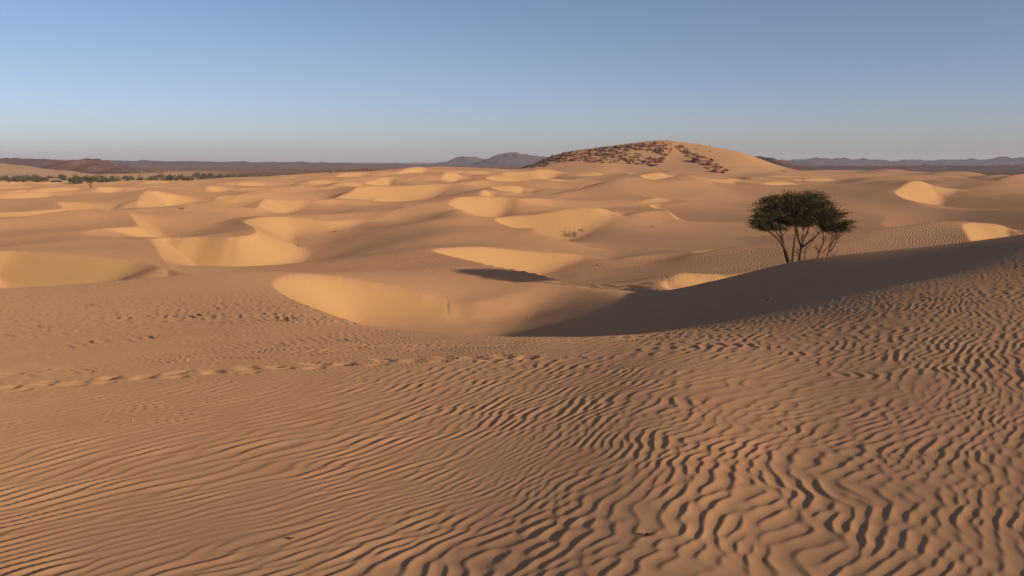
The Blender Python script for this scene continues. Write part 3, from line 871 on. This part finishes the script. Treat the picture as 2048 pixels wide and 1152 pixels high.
# a small tree at the edge of the bushes, its trunk bare
(tx, ty, tz), = many_at([(182, 375)], 200, 600, 1200)
st = empty('small_tree', (tx, ty, tz)); m2 = ty / FPX
tag(st, 'small tree with a bare forked trunk standing in front of the green belt', 'tree')
j = Join(); j.add(limb([(0, 0, -0.2), (0.1, 0, 1.2), (-0.15, 0.1, 2.6)], 0.16, 0.08)); j.add(limb([(0, 0, 0.0), (-1.0, 0.2, 1.2), (-1.6, 0.2, 1.9)], 0.1, 0.03))
j.obj('trunk', m_bark, st, True)
v, f = leaf_cloud(br, 600, (0, 0, 1.9), (2.6, 1.8, 1.5), 0.22)
link(bpy.data.objects.new('crown', mesh_from('crown', v, f, bush_green)), st)

# little shrubs along the crest of the far dune
for i, (px, w, h) in enumerate([(1086,5,4),(1172,5,4),(1190,5,6),(1203,6,6),(1228,5,4),(1241,4,5),(1252,5,4),(1262,4,4),(1308,5,7),(1392,5,5),(1366,4,4),(1420,4,4)]):
    py = crest_y(px) + (1.5 if px < 1340 else 8)
    (x, y, z), = many_at([(px, py)], 330, 520, 900); m2 = y / FPX
    o = link(bpy.data.objects.new('desert_shrub', BUSH[2 if i % 2 else 5]))
    o.location = (x, y, z - 0.1); o.scale = (w * m2 * 0.8, w * m2 * 0.8, h * m2); o.rotation_euler = (0, 0, i)
    if px == 1308: tag(o, 'tallest wispy shrub on the very summit of the big far dune', 'shrub')
    else: tag(o, 'tiny dry shrub sticking up along the crest of the big far dune', 'shrub', 'dry shrubs on the crest of the far dune')

# ------------------------------------------------------------------ the acacia behind the ridge
TD = 43.5
TM = TD / FPX
tree_x = (1600 - CX) / FPX * TD
tree_z = ground_z(tree_x, TD)
def local(px, py, dy=0.0):
    """tree space, metres: across, depth, height above the foot"""
    return np.array([(px - 1600) * TM, dy, EYE - (py - 322.0) * TM - tree_z])
ar = np.random.default_rng(111)
m_acacia = leaf_mat('acacia_leaves', (0.022, 0.022, 0.009), (0.050, 0.047, 0.018), (0.125, 0.102, 0.04), 2.2)

def acacia(name, label, stems, blobs, n_leaf, base_px):
    bx = (base_px - CX) / FPX * TD
    root = empty(name, (bx, TD, ground_z(bx, TD)))
    off = np.array([tree_x - bx, 0, tree_z - ground_z(bx, TD)])
    tag(root, label, 'tree')
    tips = []
    for st_ in stems:
        pts, r0, r1, side = st_
        P = [local(px, py, side * (k / max(1, len(pts) - 1))) + off for k, (px, py) in enumerate(pts)]
        if pts[0][1] > 525: P[0] = P[0] * 1.0; P[0][2] = min(P[0][2], -0.1 + 0.0)
        P = [p + ar.normal(0, 0.012, 3) * (k > 0) for k, p in enumerate(P)]
        j = Join(); j.add(limb(P, r0, r1, 7, 0.12))
        C = catmull(P, 6)
        # twigs leave the upper part
        for q in range(int(6 + 5 * len(pts))):
            i = ar.integers(len(C) // 4, len(C)); d = ar.normal(0, 1, 3); d[2] = abs(d[2]) * 0.9 + 0.25
            d /= np.linalg.norm(d); L = ar.uniform(0.12, 0.42) * (0.35 if i < len(C) * 0.55 else 1.0)
            e = C[i] + d * L; mid = C[i] + d * L * 0.5 + ar.normal(0, 0.03, 3)
            j.add(limb([C[i], mid, e], 0.011, 0.004, 4))
        j.obj('trunk' if pts[0][1] > 525 else 'branch', m_bark, root, True)
        tips.append(P[-1])
    # branches reach from the nearest stem tip out into the crown, leaves sit on flat sprays
    j = Join(); LV, LF, n0 = [], [], 0
    sprays = []
    wsum = sum(b_[3] * b_[4] for b_ in blobs)
    for (px, py, dy, rx, rz, ry) in blobs:
        c = local(px, py, dy) + off
        for k in range(max(3, int(n_leaf * rx * rz / wsum))):
            d = ar.normal(0, 1, 3); d /= np.linalg.norm(d); d *= ar.uniform(0.15, 1) ** 0.45
            sprays.append(c + d * np.array([rx * TM, ry, rz * TM]))
    tips = np.array(tips)
    for k, s in enumerate(sprays):
        if k % 4 == 0:
            t = tips[np.argmin(((tips - s) ** 2 * [1, 1, 0.6]).sum(1))]
            m_ = 0.55 * t + 0.45 * s + np.array([0, 0, -0.06])
            j.add(limb([t, m_, s], 0.014, 0.004, 4))
        n = 34
        out = s - (tips.mean(0) + [0, 0, -0.5]); out[2] *= 0.35; out /= np.linalg.norm(out) + 1e-6
        c = s + ar.normal(0, 1, (n, 3)) * [0.13, 0.13, 0.035] + out * ar.uniform(-0.16, 0.20, (n, 1))
        a = out + ar.normal(0, 0.55, (n, 3)) * [1, 1, 0.4]; a /= np.linalg.norm(a, axis=1)[:, None]
        b_ = np.cross(a, ar.normal(0, 1, (n, 3))); b_ /= np.linalg.norm(b_, axis=1)[:, None]
        L = ar.uniform(0.03, 0.085, (n, 1))
        LV.append(np.stack([c - a * L, c + a * L, c + b_ * L * 0.32], 1).reshape(-1, 3)); LF.append(np.arange(3 * n).reshape(n, 3) + n0); n0 += 3 * n
    j.obj('branches', m_bark, root, True)['kind'] = 'stuff'
    cr = link(bpy.data.objects.new('crown', mesh_from('crown', np.vstack(LV), np.vstack(LF), m_acacia)), root)
    return root

acacia('acacia_tree', 'large flat topped acacia with several dark leaning stems behind the sand ridge',
 [ ([(1586,536),(1576,510),(1566,490),(1551,472),(1533,460),(1515,452)], 0.085, 0.022, -0.5),
   ([(1586,536),(1575,508),(1572,486),(1567,464),(1560,440)], 0.085, 0.025, 0.5),
   ([(1588,534),(1588,508),(1587,486),(1588,462),(1584,436)], 0.06, 0.02, -0.4),
   ([(1570,487),(1560,470),(1549,456)], 0.035, 0.014, 0.3),
   ([(1604,535),(1604,512),(1607,494),(1601,478),(1597,458),(1594,436)], 0.085, 0.022, 0.4),
   ([(1607,494),(1617,482),(1627,474),(1634,462),(1642,450)], 0.05, 0.016, -0.5),
   ([(1607,493),(1612,478),(1620,464),(1624,446)], 0.045, 0.015, 0.5),
   ([(1604,480),(1606,466),(1607,448)], 0.03, 0.012, -0.2),
   ([(1611,532),(1614,512),(1618,498),(1630,484)], 0.028, 0.008, 0.3),
   ([(1600,534),(1598,516),(1596,500)], 0.02, 0.006, -0.2) ],
 [(1536,412,0.1,32,15,0.85),(1520,436,-0.3,20,15,0.6),(1560,400,0.2,30,12,0.9),(1575,424,0,44,22,1.1),(1585,440,-0.2,34,14,0.9),(1545,428,0.2,34,16,0.9),(1600,420,0.3,40,20,1.0),(1600,403,-0.1,34,15,1.0),(1632,400,0.2,28,11,0.8),
  (1628,424,0.1,36,18,1.0),(1648,437,-0.2,24,14,0.8),(1556,450,0.2,28,12,0.8),(1530,453,-0.2,22,9,0.6),(1612,446,0.3,24,9,0.7),(1668,431,0.2,16,10,0.5),(1512,446,0.1,12,10,0.4),(1645,414,0,26,14,0.8),(1660,424,-0.3,24,10,0.6),(1622,391,0,26,8,0.6),(1575,394,0.1,24,8,0.6)],
 1250, 1590)
acacia('young_acacia', 'thin sparse young acacia at the right edge of the large flat topped one',
 [ ([(1641,528),(1640,512),(1648,492),(1652,478),(1650,462)], 0.045, 0.012, 0.3),
   ([(1643,528),(1656,508),(1662,490),(1668,474),(1670,458)], 0.05, 0.012, -0.3),
   ([(1650,528),(1658,510),(1672,494),(1682,478),(1688,462)], 0.04, 0.011, 0.4),
   ([(1648,505),(1658,488),(1660,470)], 0.022, 0.008, -0.4),
   ([(1640,512),(1640,500),(1638,496)], 0.016, 0.006, 0.2),
   ([(1662,528),(1668,516),(1680,504)], 0.02, 0.006, 0.2) ],
 [(1662,452,0,22,10,0.6),(1684,456,0.1,16,8,0.5),(1690,446,-0.1,10,6,0.3),(1650,444,0.1,16,8,0.5)], 200, 1650)

# ------------------------------------------------------------------ dry twigs and small things on the sand
m_twig, nt, b = new_mat('dead_wood')
nt.links.new(ramp(nt, noise(nt, geo_pos(nt), 20, 3), [(0.3, (0.05, 0.032, 0.024)), (0.7, (0.15, 0.095, 0.065))]), b.inputs['Base Color'])
def twig_heap(px, py, w, h, n, label, cat='dead wood', r0=2.5, name='dead_branch', seed=0):
    r = np.random.default_rng(200 + seed)
    x, y, z = at(px, py, r0); m2 = y / FPX
    root = empty(name, (x, y, z)); tag(root, label, cat)
    W, H = w * m2 * 0.5, h * m2
    j = Join()
    for k in range(n):
        a = np.array([r.uniform(-W, W), r.uniform(-W, W) * 0.7, 0]); e = a + np.array([r.normal(0, W * 0.6), r.normal(0, W * 0.4), r.uniform(0.3, 1) * H])
        for p in (a, e):
            p[2] += ground_z(x + p[0], y + p[1]) - z
        m_ = (a + e) / 2 + r.normal(0, 0.15, 3) * [W, W, H]
        j.add(limb([a - [0, 0, 0.02], m_, e], max(0.006, H * 0.05), 0.003, 4))
    j.obj('branch', m_twig, root, True)
    return root
twig_heap(1140, 470, 26, 7, 34, 'low dark heap of dead branches at the foot of a bright slip face', r0=40, seed=1)
twig_heap(600, 494, 12, 5, 16, 'small dark dead branch lying on the brown slope left of the tree shadow', r0=40, seed=2)
twig_heap(364, 418, 8, 7, 14, 'pair of dry sticks standing on a bright dune face at the left', 'dry shrub', 60, 'dry_shrub', 3)
twig_heap(668, 464, 10, 4, 14, 'small dark tuft on the dune shoulder above the fallen branch', 'dry shrub', 60, 'dry_shrub', 4)
twig_heap(180, 611, 12, 6, 6, 'bent dry twig alone on the rippled sand at the far left', 'twig', 10, 'twig', 5)
twig_heap(1302, 455, 9, 5, 9, 'dry twig on the shaded dune left of the acacia', 'twig', 60, 'twig', 6)
twig_heap(1162, 462, 8, 6, 12, 'tiny dry shrub just above the heap of dead branches', 'dry shrub', 60, 'dry_shrub', 7)
twig_heap(1533, 601, 7, 5, 10, 'small dark tuft in the shadow of the near ridge', 'tuft', 8, 'dry_tuft', 8)
twig_heap(1195, 531, 14, 4, 12, 'line of dead stems at the right end of a bright slip face', r0=40, seed=9)
twig_heap(1295, 1072, 14, 6, 7, 'scrap of dry plant matter on the nearest ripples', 'twig', 2.5, 'plant_scrap', 10)
twig_heap(580, 1078, 10, 5, 6, 'dark bit of dry stem in the ripples at the bottom left', 'twig', 2.5, 'plant_scrap', 11)
twig_heap(1489, 358, 16, 4, 40, 'flat dark bush at the foot of the big far dune', 'shrub', 200, 'low_shrub', 12)
twig_heap(1567, 343, 10, 3, 24, 'small dark shrub on the sandy slope right of the big far dune', 'shrub', 200, 'low_shrub', 13)

m_gourd, nt, b = new_mat('gourd_skin')
nt.links.new(ramp(nt, noise(nt, geo_pos(nt), 60, 2), [(0.3, (0.55, 0.40, 0.10)), (0.7, (0.70, 0.55, 0.18))]), b.inputs['Base Color'])
b.inputs['Roughness'].default_value = 0.5
gme = mesh_from('desert_gourd', IV * [1, 1, 0.85], IF, m_gourd, True)
for px, py, s_, lab in ((375, 721, 2.2, 'tiny pale yellow gourd on the ripples, the farther of two'), (265, 841, 1.8, 'tiny pale yellow gourd on the ripples, the nearer of two')):
    x, y, z = at(px, py); m2 = y / FPX
    o = link(bpy.data.objects.new('desert_gourd', gme)); o.location = (x, y, z + 0.5 * s_ * m2); o.scale = (s_ * m2,) * 3
    tag(o, lab, 'gourd')

# ------------------------------------------------------------------ dusty air
bm = np.array([(-1, -1, -1), (1, -1, -1), (1, 1, -1), (-1, 1, -1), (-1, -1, 1), (1, -1, 1), (1, 1, 1), (-1, 1, 1)], float)
hv = bm * [9600, 9600, 40] + [0, 0, 20]
hf = [(0, 3, 2, 1), (4, 5, 6, 7), (0, 1, 5, 4), (1, 2, 6, 5), (2, 3, 7, 6), (3, 0, 4, 7)]
m_air = bpy.data.materials.new('dusty_air'); m_air.use_nodes = True
nt = m_air.node_tree; nt.nodes.remove(nt.nodes['Principled BSDF'])
pv = nt.nodes.new('ShaderNodeVolumePrincipled')
pv.inputs['Color'].default_value = (0.82, 0.84, 0.97, 1); pv.inputs['Density'].default_value = 0.000135; pv.inputs['Anisotropy'].default_value = 0.0
nt.links.new(pv.outputs[0], nt.nodes['Material Output'].inputs['Volume'])
tag(link(bpy.data.objects.new('haze', mesh_from('haze', hv, hf, m_air))), kind='stuff')
